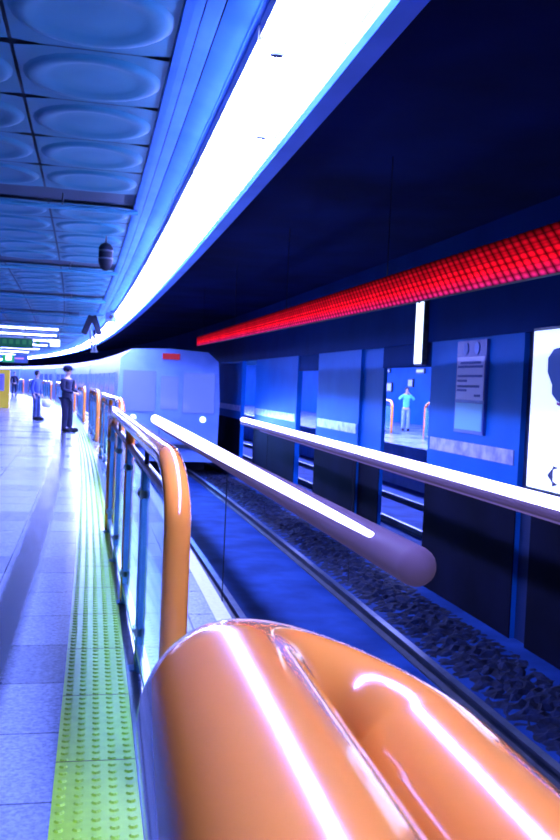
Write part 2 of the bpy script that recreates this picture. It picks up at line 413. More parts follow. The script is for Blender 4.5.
wallseg('lintel', J4, J5, PX+.03, .08, 'beamblue', 1.80, 2.13)
wallseg('pillar', J0-.35, J0, PX+.06, .05, 'pillardark')  # shade of the gap put into its dark colour
# opposite platform
OE = 8.6
struct('platform_base', sweep(rect(OE, 16, -1.3, -.02), 0, SEND, 1), M['concrete'])
struct('floor', sweep(rect(OE-.02, 16, -.02, 0), 0, SEND, 1), M['floor'])
struct('wall_right', sweep(rect(15.5, 16, -.2, 4), 0, SEND, 1), M['pillar'])
struct('ceiling', sweep(rect(8.4, 16, 3.0, 3.2), 0, SEND, 1), M['ceil'])
for i, s in enumerate((14, 19, 24, 29, 34, 39, 44, 49, 56, 63, 70)):
    o = link('opposite_lamp', sweep(rect(9.6, 10.1, 2.90, 2.99), s-2, s+2, 1), M['lampfar'])
    tag(o, 'white strip lamp under the ceiling of the opposite platform, seen through the pillars', 'lamp', 'strip lamps over the opposite platform')

# lit vertical sign fixed to the pillar
def hpanel(name, s0, s1, X, z0, z1, d, m, parent=None, bev=0):
    return link(name, sweep(rect(X-d, X, z0, z1), s0, s1, 1), m, parent)
a = on_pillar(420.5, 364); b = on_pillar(430.5, 286)
r = empty('vertical_light_sign', pt(PX-.02, a[0], a[1]))
tag(r, 'tall narrow white lit sign on the pillar edge above the gap to the opposite platform', 'lit sign')
def child_world(o, p):
    o.parent = p; o.matrix_parent_inverse = Matrix.Translation(-p.location); return o
sz0, sz1 = a[1], b[1]
child_world(hpanel('sign_case', a[0]-.26, a[0]+.02, PX-.014, sz0-.02, sz1+.02, .07, M['darksteel']), r)
child_world(hpanel('sign_face', a[0]-.24, a[0], PX-.085, sz0, sz1, .01, mat('sign_glow', (1, 1, 1), emit=(.6, .75, 1), es=3)), r)
zz = on_pillar(425, 304)[1]
bm = BM()
for dz, ds, hh in ((0, 0, .03), (.035, .0, .02)):
    sweep(rect(PX-.10, PX-.096, zz+dz, zz+dz+hh), a[0]-.15+ds, a[0]-.07+ds, 1, bm=bm)
sweep(rect(PX-.10, PX-.096, zz-.35, zz-.31), a[0]-.13, a[0]-.10, 1, bm=bm)
child_world(link('sign_mark', bm, M['black']), r)

# notice board on the pillar
s1, zt = on_pillar(461, 342); s0, zt2 = on_pillar(489, 342); _, zb = on_pillar(474, 434)
_, zm = on_pillar(474, 400); _, zh = on_pillar(474, 357)
r = empty('notice_board', pt(PX, (s0+s1)/2, zb)); r['label'] = 'tall blue notice board with lines of text on the pillar left of the bright poster'; r['category'] = 'notice board'
child_world(hpanel('board', s0, s1, PX-.001, zb, zt, .04, noisy(mat('board_blue', rough=.35), (.01, .05, .3), (.014, .06, .34), 3)), r)
child_world(hpanel('notice_sheet', s0+.03, s1-.03, PX-.042, zm, zh, .006, mat('notice_paper', (.5, .55, .85), .6)), r)
child_world(hpanel('lower_sheet', s0+.03, s1-.03, PX-.042, zb+.04, zm-.04, .006, mat('lower_teal', (.12, .42, .6), .5)), r)
h_ = zh-zm; ink = mat('ink', (.05, .09, .4), .6); wd = s1-s0-.12
for f, x0, x1 in ((.86, .08, .9), (.77, 0, 1), (.55, 0, 1), (.44, .6, 1), (.31, .1, 1), (.22, .6, 1), (.10, .05, .3)):
    bm = BM()
    xx = x0
    while xx < x1-.02:            # rows of small characters
        ww = min(random.uniform(.03, .07), x1-xx)
        sweep(rect(PX-.052, PX-.049, zm+h_*f-.014, zm+h_*f+.014), s0+.06+wd*xx, s0+.06+wd*(xx+ww), 1, bm=bm); xx += ww+.015
    child_world(link('text_line', bm, ink), r)
emb = mat('emblem', (.06, .14, .5), .5)
for c in (.3, .68):
    bm = BM()
    cs = s0+(s1-s0)*c; cz = (zh+zt)/2
    tube(bm, [pt(PX-.047, cs, cz)-Vector((.004, 0, 0)), pt(PX-.040, cs, cz)], .07, 20)
    child_world(link('round_emblem', bm, emb), r)

# backlit poster
s1, zt = on_pillar(544, 332); _, zb = on_pillar(536, 486)
r = empty('lit_poster', pt(PX, s1-.7, zb)); r['label'] = 'bright white backlit poster showing a dark head of hair, at the right edge'; r['category'] = 'poster'
child_world(hpanel('poster_frame', s1-1.55, s1+.03, PX-.001, zb-.03, zt+.03, .10, M['darksteel']), r)
child_world(hpanel('poster_face', s1-1.5, s1, PX-.102, zb, zt, .008, mat('poster_glow', (1, 1, 1), emit=(.5, .62, 1), es=1.45)), r)
def flat_shape(pts2, X, off, th=.004):
    b = BM(); lo = [b.verts.new(pt(X-off, s, z)) for s, z in pts2]; hi = [b.verts.new(pt(X-off-th, s, z)) for s, z in pts2]
    b.faces.new(lo); b.faces.new(hi[::-1])
    for k in range(len(lo)): b.faces.new((lo[k], lo[(k+1) % len(lo)], hi[(k+1) % len(lo)], hi[k]))
    bmesh.ops.recalc_face_normals(b, faces=b.faces); return b
poly = [(563, 346), (556, 349), (551, 358), (550, 372), (551, 385), (554, 394), (558, 401), (561, 404), (566, 398), (566, 360)]
child_world(link('hair_shape', flat_shape([on_pillar(x, y, PX-.11) for x, y in poly], PX, .112), mat('poster_ink', (.01, .03, .16), .5, emit=(.02, .06, .45), es=.5)), r)
poly = [(556, 466), (552, 468), (549, 475), (550, 483), (555, 487), (556, 485), (552, 481), (551, 475), (553, 470), (557, 468)]
child_world(link('curl_mark', flat_shape([on_pillar(x, y, PX-.11) for x, y in poly], PX, .112), mat('poster_ink2', (.01, .02, .1), .5)), r)
poly = [(562, 404), (557, 402), (557, 405), (562, 407)]
child_world(link('lip_shape', flat_shape([on_pillar(x, y, PX-.11) for x, y in poly], PX, .112), mat('poster_lip', (.4, .1, .4), .5)), r)

# ------------------------------------------------------------------ orange railings
TR = .046; TZ = 1.15; RX = .27; BAY = 1.37; NB = 4; RL = BAY*NB
def glazing(parent, X, y0, nb, top=TZ-.15, glass_only=False):
    for i in range(nb+1):
        y = y0+i*BAY
        if i < nb:
            link('glass_panel', bx(X-.005, X+.005, y+.05, y+BAY-.05, .15, top-.03, bevel=.002), M['glass'], parent)
        b = BM(); box(b, X-.02, X+.02, y-.055, y+.055, .0, top, .004); box(b, X-.05, X+.05, y-.05, y+.05, 0, .012, .003)
        link('upright', b, M['bluesteel'], parent)
        for z in (.2, top-.12):
            b = BM(); box(b, X-.03, X+.016, y-.055, y+.055, z-.025, z+.025, .006); tube(b, [(X-.036, y, z), (X-.028, y, z)], .012, 10)
            link('clamp', b, M['steel'], parent)
    link('top_rail', bx(X-.02, X+.02, y0, y0+nb*BAY, top, top+.03, bevel=.005), M['darksteel'], parent)
    link('bottom_rail', bx(X-.02, X+.02, y0, y0+nb*BAY, .10, .14, bevel=.005), M['steel'], parent)
def railing():
    r = empty('platform_railing')
    br = .20; bl = .46; q = bl/br; pts = [(0, 0, 0), (0, 0, .3), (0, 0, .6), (0, 0, TZ-br)]
    pts += arcpts((0, bl, TZ-br), (0, -q, 0), (0, 0, 1), br, 0, math.pi/2, 14)[1:]
    pts += [(0, y, TZ) for y in (1, 2, 3, 4, 5)]
    pts += arcpts((0, RL-bl, TZ-br), (0, 0, 1), (0, q, 0), br, 0, math.pi/2, 10)
    pts += [(0, RL, .6), (0, RL, .3), (0, RL, 0)]
    b = BM(); tube(b, pts, TR, 24); link('handrail', b, M['orange'], r, True)
    for y in (0, RL):
        b = BM(); tube(b, [(0, y, 0), (0, y, .015)], .075, 24); link('foot_plate', b, M['steel'], r)
    for y in (BAY, BAY*3):
        b = BM(); tube(b, [(0, y, TZ-.12), (0, y, TZ-.03)], .012, 10); link('hanger', b, M['darksteel'], r)
    b = BM()
    for y in (RL/2,):
        tube(b, [(0, y, 0), (0, y, TZ-.02)], .03, 16)
    link('middle_post', b, M['orange'], r, True)
    glazing(r, -.0, .09, NB)
    for o in r.children:
        if o.name.startswith(('glass', 'upright', 'clamp', 'top_rail', 'bottom')): o.scale = (1, (RL-.18)/RL, 1)
    return r
def copy_tree(o, parent=None):
    c = o.copy(); COL.objects.link(c); c.parent = parent
    for ch in o.children: copy_tree(ch, c)
    return c
proto = railing()
starts = [2.95, 11.65, 20.4, 29.1, 37.8, 46.5, 55.2, 64, 72.6, 81.3]
xs = [.275, .40, .33, .27, .27, .27, .27, .27, .27, .27]
RLAB = ['orange glass-panelled railing whose bent near post stands just beyond the giant foreground tube',
        'orange glass-panelled railing right after the first gap along the platform edge',
        'third orange railing from the camera, just right of the man in the dark hat',
        'fourth orange railing from the camera, its posts beside the man in the dark hat']
for i, (s, X) in enumerate(zip(starts, xs)):
    o = proto if i == 0 else copy_tree(proto)
    a, b = pt(X, s, 0), pt(X-(.09 if i < 2 else 0), s+RL, 0); d = b-a
    o.location = a; o.rotation_euler = (0, 0, math.atan2(-d.x, d.y))
    tag(o, RLAB[i] if i < 4 else 'tiny distant orange railing on the bend of the platform behind the standing people', 'railing', 'orange railings along the platform' if i < 4 else 'distant orange railings on the bend')

# nearest railing: a doubled tube closed by a tight bend in front of the lens
r = empty('platform_railing'); tag(r, 'huge glossy orange doubled railing tube filling the bottom foreground', 'railing', 'orange railings along the platform')
A = Vector((.068, 0, EYE.z-.166)); Bv = Vector((.172, 0, EYE.z-.205))
NEND = .42
e1 = (A-Bv).normalized(); rb = (A-Bv).length/2; ce = (A+Bv)/2+Vector((0, NEND, 0))
dn = .17
pts = [(A.x, -2.4, z) for z in (0, .4, .8, A.z-dn)]
pts += arcpts((A.x, -2.4+dn, A.z-dn), (0, -1, 0), (0, 0, 1), dn, 0, math.pi/2, 10)[1:]
pts += [(A.x, y, A.z) for y in (-1.5, -.8, -.3, 0, .15, .25)]
pts += arcpts(ce, e1, (0, 1, 0), rb, 0, math.pi, 28)
pts += [(Bv.x, y, Bv.z) for y in (.25, .15, 0, -.3, -.8, -1.5)]
pts += arcpts((Bv.x, -2.4+dn, Bv.z-dn), (0, 0, 1), (0, -1, 0), dn, 0, math.pi/2, 10)
pts += [(Bv.x, -2.4, z) for z in (.8, .4, 0)]
b = BM(); tube(b, pts, TR, 64); link('handrail', b, M['orange'], r, True)
b = BM(); tube(b, [(.2, .12, 0), (.2, .12, Bv.z-.02)], .03, 24); link('support_post', b, M['orange'], r, True)
glazing(r, .24, -2.45, 2)

# ------------------------------------------------------------------ train waiting far along the near track
TXC = 2.35
def train():
    s0, s1 = 24.0, 100
    hw = 1.38; zb, zt = BEDZ+.95-.55, 2.35
    r = empty('subway_train', pt(TXC, s0, RAILZ)); tag(r, 'blue subway train far along the near track where the light streaks begin', 'train')
    body = [(TXC-hw, zb), (TXC+hw, zb), (TXC+hw+.02, 1.0), (TXC+hw-.05, zt-.3), (TXC+hw-.35, zt-.05), (TXC, zt), (TXC-hw+.35, zt-.05), (TXC-hw+.05, zt-.3), (TXC-hw-.02, 1.0)]
    def ch(name, bm, m, sm=False): return child_world(link(name, bm, m, None, sm), r)
    rm = mat('train_roof', (.01, .02, .06), .7)
    tm = noisy(mat('train_body', rough=.3), (.12, .24, .58), (.16, .29, .66), 2)
    cars = [(s0, 39.9), (40.3, 59.8), (60.2, 79.7), (80.1, s1)]
    for a, b_ in cars:
        ch('car_body', sweep(body, a, b_, 1, mis=[0, 0, 0, 1, 1, 1, 1, 0, 0]), [tm, rm])
        s = a+1.2
        while s < b_-1.5 and s < 70:
            ch('window', sweep(rect(TXC-hw-.035, TXC-hw+.0, .85, 1.65), s, s+1.9, 1), M['traingl']); s += 2.6
    ch('underframe', sweep(rect(TXC-hw+.25, TXC+hw-.25, RAILZ+.02, zb+.02), s0+.6, s1, 1), M['black'])
    fy = s0
    def fp(x0, x1, z0, z1, d, m, name):
        return ch(name, sweep(rect(TXC+x0, TXC+x1, z0, z1), fy-d, fy, 1), m)
    fp(-1.25, -.38, .62, 1.72, .03, M['traingl'], 'windscreen'); fp(.38, 1.25, .62, 1.72, .03, M['traingl'], 'windscreen')
    fp(-.36, .36, -.2, 1.75, .04, tm, 'front_door'); fp(-.24, .24, .7, 1.6, .06, M['traingl'], 'door_window')
    fp(-.22, .25, 2.06, 2.22, .05, mat('destination_glow', (.02, 0, 0), emit=(1, .03, .05), es=.35), 'destination_display')
    for x in (-.95, .95):
        b = BM(); c = pt(TXC+x, fy, .45)
        tube(b, [c+Vector((0, .02, 0)), c+Vector((0, -.06, 0))], .08, 20)
        ld = bpy.data.lights.new('headlight_beam', 'SPOT'); ld.energy = 900; ld.color = (.1, .25, 1); ld.spot_size = 1.1; ld.spot_blend = 1; ld.shadow_soft_size = .1
        lo = bpy.data.objects.new('headlight_beam', ld); COL.objects.link(lo); lo.parent = r; lo.matrix_parent_inverse = Matrix.Translation(-r.location); lo.location = c+Vector((0, -.12, 0)); lo.rotation_euler = (math.radians(-83+180-14), 0, math.radians(180-3)) if False else (Vector((.25, -1, -.16))).to_track_quat('-Z', 'Y').to_euler()
        ch('headlight', b, mat('headlight_glow', (1, 1, 1), emit=(.45, .55, 1), es=3))
    fp(-1.3, 1.3, -.35, -.25, .08, M['darksteel'], 'bumper')
    for x in (-.72, .72):
        for s in (s0+2.2, s0+4.3, s0+14, s0+16):
            b = BM(); c = pt(TXC+x, s, RAILZ+.43); tube(b, [c-Vector((.06, 0, 0)), c+Vector((.06, 0, 0))], .42, 24)
            ch('wheel', b, M['darksteel'])
M['traingl'] = mat('lit_train_window', (.1, .12, .2), .1, emit=(.12, .22, 1), es=.55)
train()

# ------------------------------------------------------------------ moving train's light trails, added as solid glowing bars and red band
def streak(name, label, p0, p1, parts, cat, hang, taper=1.):
    r = empty(name, p0); tag(r, label, cat)
    d = (p1-p0).normalized(); side = d.cross(Vector((0, 0, 1))).normalized(); up = side.cross(d).normalized()
    for nm, off, rr, m, t0, t1 in parts:
        o = side*off[0]+up*off[1]; tp = taper if nm == 'glowing_core' else 1; a = p0.lerp(p1, t0)+o; b_ = p0.lerp(p1, t1)+o; N = 10
        bm = BM(); pts = []; rad = []
        for k in range(7):
            t = k/6*math.pi/2; pts.append(a-d*rr*math.cos(t)); rad.append(max(.002, rr*math.sin(t)))
        for k in range(1, N): pts.append(a.lerp(b_, k/N)); rad.append(rr*(1+(tp-1)*(k/N)**2))
        for k in range(7):
            t = math.pi/2-k/6*math.pi/2; pts.append(b_+d*rr*math.cos(t)); rad.append(max(.002, rr*tp*math.sin(t)))
        tube(bm, pts, rr, 20, rad=rad); child_world(link(nm, bm, m, None, True), r)
    for t in hang:
        p = p0.lerp(p1, t); b_ = BM(); tube(b_, [Vector((p.x, p.y, BEDZ)), p], .006, 8); child_world(link('support', b_, M['black']), r)  # added posts to stand the light trail on the track bed
    return r
M['core'] = mat('bar_core', (1, 1, 1), emit=(.5, .48, 1), es=7)
M['shell'] = mat('bar_shell', (.06, .035, .06), .6, emit=(.30, .20, .50), es=.16, spec=.05)
M['shell2'] = mat('bar_shell_dim', (.1, .07, .2), .5, emit=(.3, .2, .6), es=.45)
p0 = at_y(157, 421, 17.9); p1 = at_y(412, 562, 3.95)
streak('light_streak', 'thick white bar of light ending bluntly low over the near track', p0, p1,
       [('glowing_core', (.035, .035), .085, M['core'], 0, .965), ('pale_shell', (-.02, -.02), .098, M['shell'], .0, 1)], 'light streak', (.04, .62), .3)
p0 = at_y(243, 421, 19.6); p1 = at_y(600, 521, 5.4)
streak('light_streak', 'long white bar of light crossing below the notice board and poster to the right edge', p0, p1,
       [('glowing_core', (0, .03), .058, M['core'], 0, 1), ('pale_shell', (.01, -.035), .055, M['shell'], .0, 1), ('lower_line', (.0, -.085), .024, M['shell2'], .15, 1)], 'light streak', (.2, .6))
# red trail of the moving sign, added as a solid band
def red_band():
    yb, yf = 19.0, 4.3
    c = [at_y(197, 346, yb), at_y(197, 337, yb), at_y(575, 216, yf), at_y(575, 269, yf)]
    r = empty('red_light_band', c[0]); tag(r, 'long red dotted band of light sweeping across the dark upper right', 'light band')
    bm = BM(); uvl = bm.loops.layers.uv.new('UVMap'); N = 40
    L = (c[3]-c[0]).length
    lo = [c[0].lerp(c[3], i/N) for i in range(N+1)]; hi = [c[1].lerp(c[2], i/N) for i in range(N+1)]
    off = Vector((.05, 0, 0))
    F = [[bm.verts.new(p) for p in q] for q in (lo, hi, [p+off for p in hi], [p+off for p in lo])]
    for q in range(4):
        for i in range(N):
            f = bm.faces.new((F[q][i], F[q][i+1], F[(q+1) % 4][i+1], F[(q+1) % 4][i])); f.material_index = 0 if q == 0 else 1
            vs = [(L*i/N, 0), (L*(i+1)/N, 0), (L*(i+1)/N, .25), (L*i/N, .25)]
            for lp, uvv in zip(f.loops, vs): lp[uvl].uv = uvv
    bm.faces.new([F[q][0] for q in range(4)]).material_index = 1; bm.faces.new([F[q][N] for q in range(4)][::-1]).material_index = 1
    bmesh.ops.recalc_face_normals(bm, faces=bm.faces)
    child_world(link('dot_display', bm, [M['led'], M['black']]), r)
    for t in (.05, .3, .55, .8):
        p = c[1].lerp(c[2], t)+off*.5; b_ = BM(); tube(b_, [p-Vector((0, 0, .01)), Vector((p.x, p.y, LZ+.5))], .005, 8); child_world(link('hanger', b_, M['black']), r)  # added hangers to hold up the red light trail
red_band()

# ------------------------------------------------------------------ things hanging under the platform ceiling
def cross_lamp(s, x0, x1, z=CZ-.08):
    r = empty('ceiling_lamp', pt((x0+x1)/2, s, z), head(s)); L = x1-x0
    link('housing', bx(-L/2, L/2, -.07, .07, .02, .07, bevel=.01), M['white'], r)
    link('diffuser', bx(-L/2+.02, L/2-.02, -.06, .06, -.02, .02, bevel=.01), M['bar'], r)
    return r
for i, s in enumerate((31, 35.5, 41, 47, 54, 62, 71)):
    for x0, x1 in ((-6.2, -3.6), (-3.5, -.6)):
        tag(cross_lamp(s, x0, x1), 'white lamp bar across the ceiling, nearest above the green sign' if i == 0 else 'distant white lamp bar across the ceiling beyond the green sign', 'lamp', 'nearest cross lamps' if i == 0 else 'distant cross lamps')
# transverse pipes in the gaps of the ceiling
for i, s0 in enumerate(SECS[1:8]):
    s = s0-.31
    b = BM(); tube(b, [pt(-8, s, CZ-.10), pt(-4, s, CZ-.10), pt(CEX+.02, s, CZ-.10)], .022, 10)
    r = link('ceiling_pipe', b, M['ceil'], None, True)
    tag(r, ['slim pipe across the ceiling in the nearest gap between dished panels', 'second slim pipe across the ceiling from the camera', 'third slim pipe across the ceiling from the camera'][i] if i < 3 else 'distant slim pipe across the ceiling', 'pipe', 'pipes across the ceiling' if i < 3 else 'distant pipes across the ceiling')
    for X in (-3.6, -2.0, -.35):
        b = BM(); p = pt(X, s, 0); tube(b, [(p.x, p.y, CZ-.10), (p.x, p.y, CZ+.04)], .008, 8)
        q = link('hanger', b, M['darksteel']); q.parent = r
# dome loudspeaker
c = pt(.10, 10.7, 0)
r = empty('hanging_speaker', (c.x, c.y, CZ)); tag(r, 'dark loudspeaker hanging from the ceiling panels above the railing', 'speaker')
b = BM(); tube(b, [(0, 0, 0), (0, 0, -.12)], .012, 10); link('stem', b, M['darksteel'], r)
b = BM(); tube(b, [(0, 0, -.08), (0, 0, -.10), (0, 0, -.14), (0, 0, -.30), (0, 0, -.38), (0, 0, -.41)], 0, 20, rad=[.02, .06, .085, .085, .06, .02]); link('speaker_body', b, M['black'], r, True)
b = BM(); tube(b, [(0, 0, -.17), (0, 0, -.19)], .09, 20); tube(b, [(0, 0, -.26), (0, 0, -.28)], .09, 20); link('ring', b, M['darksteel'], r, True)
# twin monitors
p = at_y(92, 330, 23)
r = empty('hanging_monitor', (p.x, p.y, CZ)); tag(r, 'pair of dark tilted monitors hanging from the ceiling beside the curving lamps', 'monitor')
b = BM(); box(b, -.33, .30, -.15, .15, -.10, .03, .02); link('ceiling_mount', b, noisy(mat('mount_teal', rough=.4), (.05, .2, .3), (.06, .24, .34), 4), r)
for sx in (-1, 1):
    b = BM(); box(b, -.075, .075, -.22, .22, -.25, .25, .02)
    o = link('screen', b, M['black'], r, loc=(sx*.11, 0, -.33)); o.rotation_euler = (0, -sx*.35, 0)
for sx in (-1, 1):
    b = BM(); tube(b, [(sx*.05, 0, -.45), (sx*.035+.07, 0, -.98)], .032, 10); link('hanging_arm', b, M['darksteel'], r)
b = BM(); box(b, -.02, .16, -.04, .04, -1.02, -.96, .01); link('lower_bracket', b, M['darksteel'], r)
p = at_y(111, 321, 21)
r = empty('ceiling_camera', (p.x, p.y, CZ-.02)); tag(r, 'small blue box camera fixed by the ceiling trim right of the twin monitors', 'camera')
link('camera_case', bx(-.13, .13, -.2, .2, -.33, -.12, bevel=.02), noisy(mat('case_blue', rough=.4), (.02, .06, .2), (.03, .08, .26), 5), r)
b = BM(); tube(b, [(0, 0, .02), (0, 0, -.14)], .02, 10); link('bracket', b, M['darksteel'], r)
b = BM(); tube(b, [(0, -.18, -.225), (0, -.25, -.225)], .05, 16); link('lens_hood', b, M['black'], r)
# green sign
def hang_sign(name, label, px0, px1, py0, py1, y, matc, extra=None):
    a = at_y(px0, py0, y); b_ = at_y(px1, py1, y)
    r = empty(name, ((a.x+b_.x)/2, y, a.z)); tag(r, label, 'sign')
    w_ = abs(b_.x-a.x)/2; h = a.z-b_.z
    link('sign_box', bx(-w_, w_, -.08, .08, -h, 0, bevel=.01), M['darksteel'], r)
    link('sign_face', bx(-w_+.02, w_-.02, -.09, -.08, -h+.02, -.02), matc, r)
    for x in (-w_*.7, w_*.7):
        b = BM(); tube(b, [(x, 0, -.01), (x, 0, CZ-a.z+.02)], .014, 8); link('hanger', b, M['darksteel'], r)
    return r, w_, h
r, w_, h = hang_sign('hanging_sign', 'long dark green sign hanging from the ceiling at the left edge', -22, 33, 336, 349, 29, mat('sign_green', (.005, .09, .03), .4, emit=(.0, .12, .05), es=.3))
stx = mat('sign_text', (.05, .22, .05), .5, emit=(.02, .2, .05), es=.35)
for i in range(9):
    bm = BM(); x = -w_+.15+i*.2; box(bm, x, x+.12, -.094, -.090, -h+.13, -h+.27); link('sign_character', bm, stx, r)
r, w_, h = hang_sign('lit_square_sign', 'small glowing white square sign right of the green sign', 50, 60, 339, 347.5, 30, mat('square_glow', (1, 1, 1), emit=(.6, .8, 1), es=4))
r, w_, h = hang_sign('hanging_sign', 'far green and white lit sign above the yellow board', 2, 28, 354, 363.5, 58, mat('sign_far', (.05, .1, .3), .4, emit=(.03, .06, .3), es=.6))
link('sign_panel_green', bx(-w_+.02, -w_+.75, -.10, -.09, -h+.03, -.03), mat('far_green', (.02, .3, .08), .4, emit=(.02, .5, .12), es=.6), r)
link('sign_panel_white', bx(-w_+.25, -w_+.6, -.11, -.10, -h+.16, -.08), mat('far_white', (1, 1, 1), emit=(.8, .9, 1), es=3), r)
link('sign_panel_pink', bx(-w_+.8, w_-.25, -.10, -.09, -h+.25, -.18), mat('far_pink', (.6, .3, .6), emit=(.7, .3, .8), es=.8), r)

# yellow board
p = at_z(9, 408, 0); y = p.y
q0 = at_y(-14, 369, y); zt = at_y(9, 369.5, y).z
r = empty('information_board', ((q0.x+p.x)/2, y, 0)); tag(r, 'yellow freestanding board with a purple picture at the left edge', 'information board')
hw = (p.x-q0.x)/2
link('cabinet', bx(-hw, hw, -.15, .15, .0, zt, bevel=.02), M['yellow'], r)
link('picture', bx(-hw+.1, hw-.22, -.165, -.15, .75, zt-.2), mat('purple_print', (.3, .25, .75), .5), r)
bm = BM()
for i in range(7): box(bm, hw-.52, hw-.3, -.17, -.165, .85+i*.09, .88+i*.09)
link('print_lines', bm, mat('print_ink', (.1, .08, .4), .6), r)

# ------------------------------------------------------------------ people
def skin_obj(name, chains, m, parent, sub=2, root=0):
    """chains: lists of (x,y,z,r); points closer than 1 mm are shared"""
    me = bpy.data.meshes.new(name); vs = []; es = []; rs = []
    def vid(p):
        for i, q in enumerate(vs):
            if (Vector(q)-Vector(p[:3])).length < .001: return i
        vs.append(tuple(p[:3])); rs.append(p[3]); return len(vs)-1
    for c in chains:
        ids = [vid(p) for p in c]
        es += [(a, b) for a, b in zip(ids, ids[1:]) if a != b]
    me.from_pydata(vs, es, []); o = bpy.data.objects.new(name, me); COL.objects.link(o)
    md = o.modifiers.new('skin', 'SKIN'); md.use_smooth_shade = True; md.branch_smoothing = .6
    for i, r in enumerate(rs):
        v = me.skin_vertices[0].data[i]; rr = r if isinstance(r, tuple) else (r, r); v.radius = rr; v.use_root = (i == root)
    sb = o.modifiers.new('sub', 'SUBSURF'); sb.levels = sub; sb.render_levels = sub
    me.materials.append(m); o.parent = parent; return o
def hand_chains(w_, d, sidev, curl, k=1.0):
    """palm and five unequal fingers from wrist w_, running along d"""
    w_ = Vector(w_); d = Vector(d).normalized(); sv = Vector(sidev).normalized(); nv = d.cross(sv).normalized()
    palm = w_+d*.085*k
    out = [[(*w_, .024*k), (*(w_+d*.045*k), (.030*k)), (*palm, .030*k)]]
    for j, (ln, o) in enumerate(((.068, -.030), (.078, -.010), (.073, .010), (.056, .029))):
        b0 = palm+sv*o*k+d*.005; a1 = b0+(d*math.cos(curl)+nv*math.sin(curl))*ln*.5*k
        a2 = a1+(d*math.cos(curl*2.2)+nv*math.sin(curl*2.2))*ln*.5*k
        out.append([(*palm, .030*k), (*b0, .010*k), (*a1, .0085*k), (*a2, .0075*k)])
    t0 = w_+d*.03*k; t1 = t0+(-sv*.045+d*.025)*k; t2 = t1+(d*.032-sv*.006+nv*.012)*k
    out.append([(*(w_+d*.045*k), .030*k), (*t1, .011*k), (*t2, .009*k)])
    return out
def person(loc, rz, h, label, skin, top, trousers, hair, pose, hat=False, long_hair=False, coat=False, bag=None, wide=1.0):
    k = h/1.75; r = empty('person', loc, rz); tag(r, label, 'person')
    r.scale = (k*(1.12 if coat else 1), k*(1.2 if coat else 1), k)
    # faces -Y in its own frame
    hipz, kz, az = .92, .49, .08
    sh = .19*wide
    arms = {}
    for sx in (-1, 1):
        el, wr = pose[0 if sx < 0 else 1]
        arms[sx] = ((sx*sh, .01, 1.42), el, wr)
    ch = [[(0, .01, .97, (.13, .10)), (0, .015, 1.12, (.125, .09)), (0, .01, 1.28, (.14, .10)), (0, .01, 1.41, (.11, .08)), (0, .01, 1.49, .055), (0, .0, 1.56, .052), (0, -.005, 1.62, (.068, .078)), (0, .0, 1.69, (.074, .092)), (0, .005, 1.735, (.05, .06))]]
    ch.append([(0, -.005, 1.62, .07), (0, -.075, 1.555+.02, .03)])
    ch.append([(0, .0, 1.69, .07), (0, -.095, 1.648, .014)])
    for sx in (-1, 1):
        a, el, wr = arms[sx]
        ch.append([(0, .01, 1.41, .11), (*a, .058), (*el, .042), (*wr, .027)])
        d = Vector(wr)-Vector(el)
        ch += hand_chains(wr, d, (0, 1, 0) if abs(d.normalized().z) > .6 else (0, 0, 1), .35)
        lx = pose[2][0 if sx < 0 else 1]
        ch.append([(0, .01, .97, .13), (sx*.095, .01, hipz-.04, .085), (sx*.10+lx[0]*.5, lx[1]*.4-.01, kz, .058), (sx*.105+lx[0], lx[1]+.01, az, .038), (sx*.11+lx[0], lx[1]-.12, .035, .032)])
        ch.append([(0, .0, 1.69, .07), (sx*.082, .012, 1.665, .012)])
    skin_obj('body', ch, skin, r)
    # clothes
    tc = [[(0, .01, .90 if not coat else .70, (.15, .12)), (0, .015, 1.12, (.15, .115)), (0, .01, 1.28, (.165, .12)), (0, .01, 1.41, (.135, .10)), (0, .012, 1.48, (.075, .07))]]
    for sx in (-1, 1):
        a, el, wr = arms[sx]
        e2 = Vector(el).lerp(Vector(wr), .92)
        tc.append([(0, .01, 1.41, .13), (a[0], a[1], a[2], .075), (*el, .058), (*e2, .042)])
    skin_obj('coat' if coat else 'jacket', tc, top, r)
    tr = []
    for sx in (-1, 1):
        lx = pose[2][0 if sx < 0 else 1]
        tr.append([(0, .01, .98, (.14, .115)), (sx*.09, .01, hipz-.06, .10), (sx*.10+lx[0]*.5, lx[1]*.4-.01, kz, .078), (sx*.105+lx[0], lx[1]+.01, az-.02, .066)])
    skin_obj('trousers', tr, trousers, r)
    for sx in (-1, 1):
        lx = pose[2][0 if sx < 0 else 1]
        b = BM(); box(b, sx*.108+lx[0]-.047, sx*.108+lx[0]+.047, lx[1]-.20, lx[1]+.075, 0, .12, .022)
        link('shoe', b, M['black'], r, True)
        b = BM(); bmesh.ops.create_uvsphere(b, u_segments=12, v_segments=8, radius=.012, matrix=Matrix.Translation((sx*.03, -.078, 1.682)))
        link('eye', b, M['black'], r, True)
    b = BM(); box(b, -.025, .025, -.086, -.075, 1.607, 1.616, .003); link('mouth', b, mat('lips', (.35, .1, .1), .5), r)
    b = BM(); bmesh.ops.create_uvsphere(b, u_segments=24, v_segments=16, radius=1)
    zb = 1.66 if not long_hair else 1.60
    for v in b.verts:
        p = v.co.copy(); front = p.y < -.1
        v.co = Vector((p.x*.088, p.y*.108+.012, 1.70+p.z*(.085 if p.z > 0 else (.13 if long_hair else .075))))
        if front and p.z < .35: v.co.y = max(v.co.y, -.055)
    link('hair', b, hair, r, True)
    if hat:
        b = BM(); tube(b, [(0, .01, 1.70), (0, .01, 1.72), (0, .01, 1.79), (0, .01, 1.82)], 0, 24, rad=[.105, .112, .10, .05])
        tube(b, [(0, .0, 1.715), (0, .0, 1.728)], .145, 24); link('hat', b, M['navy'], r, True)
    return r
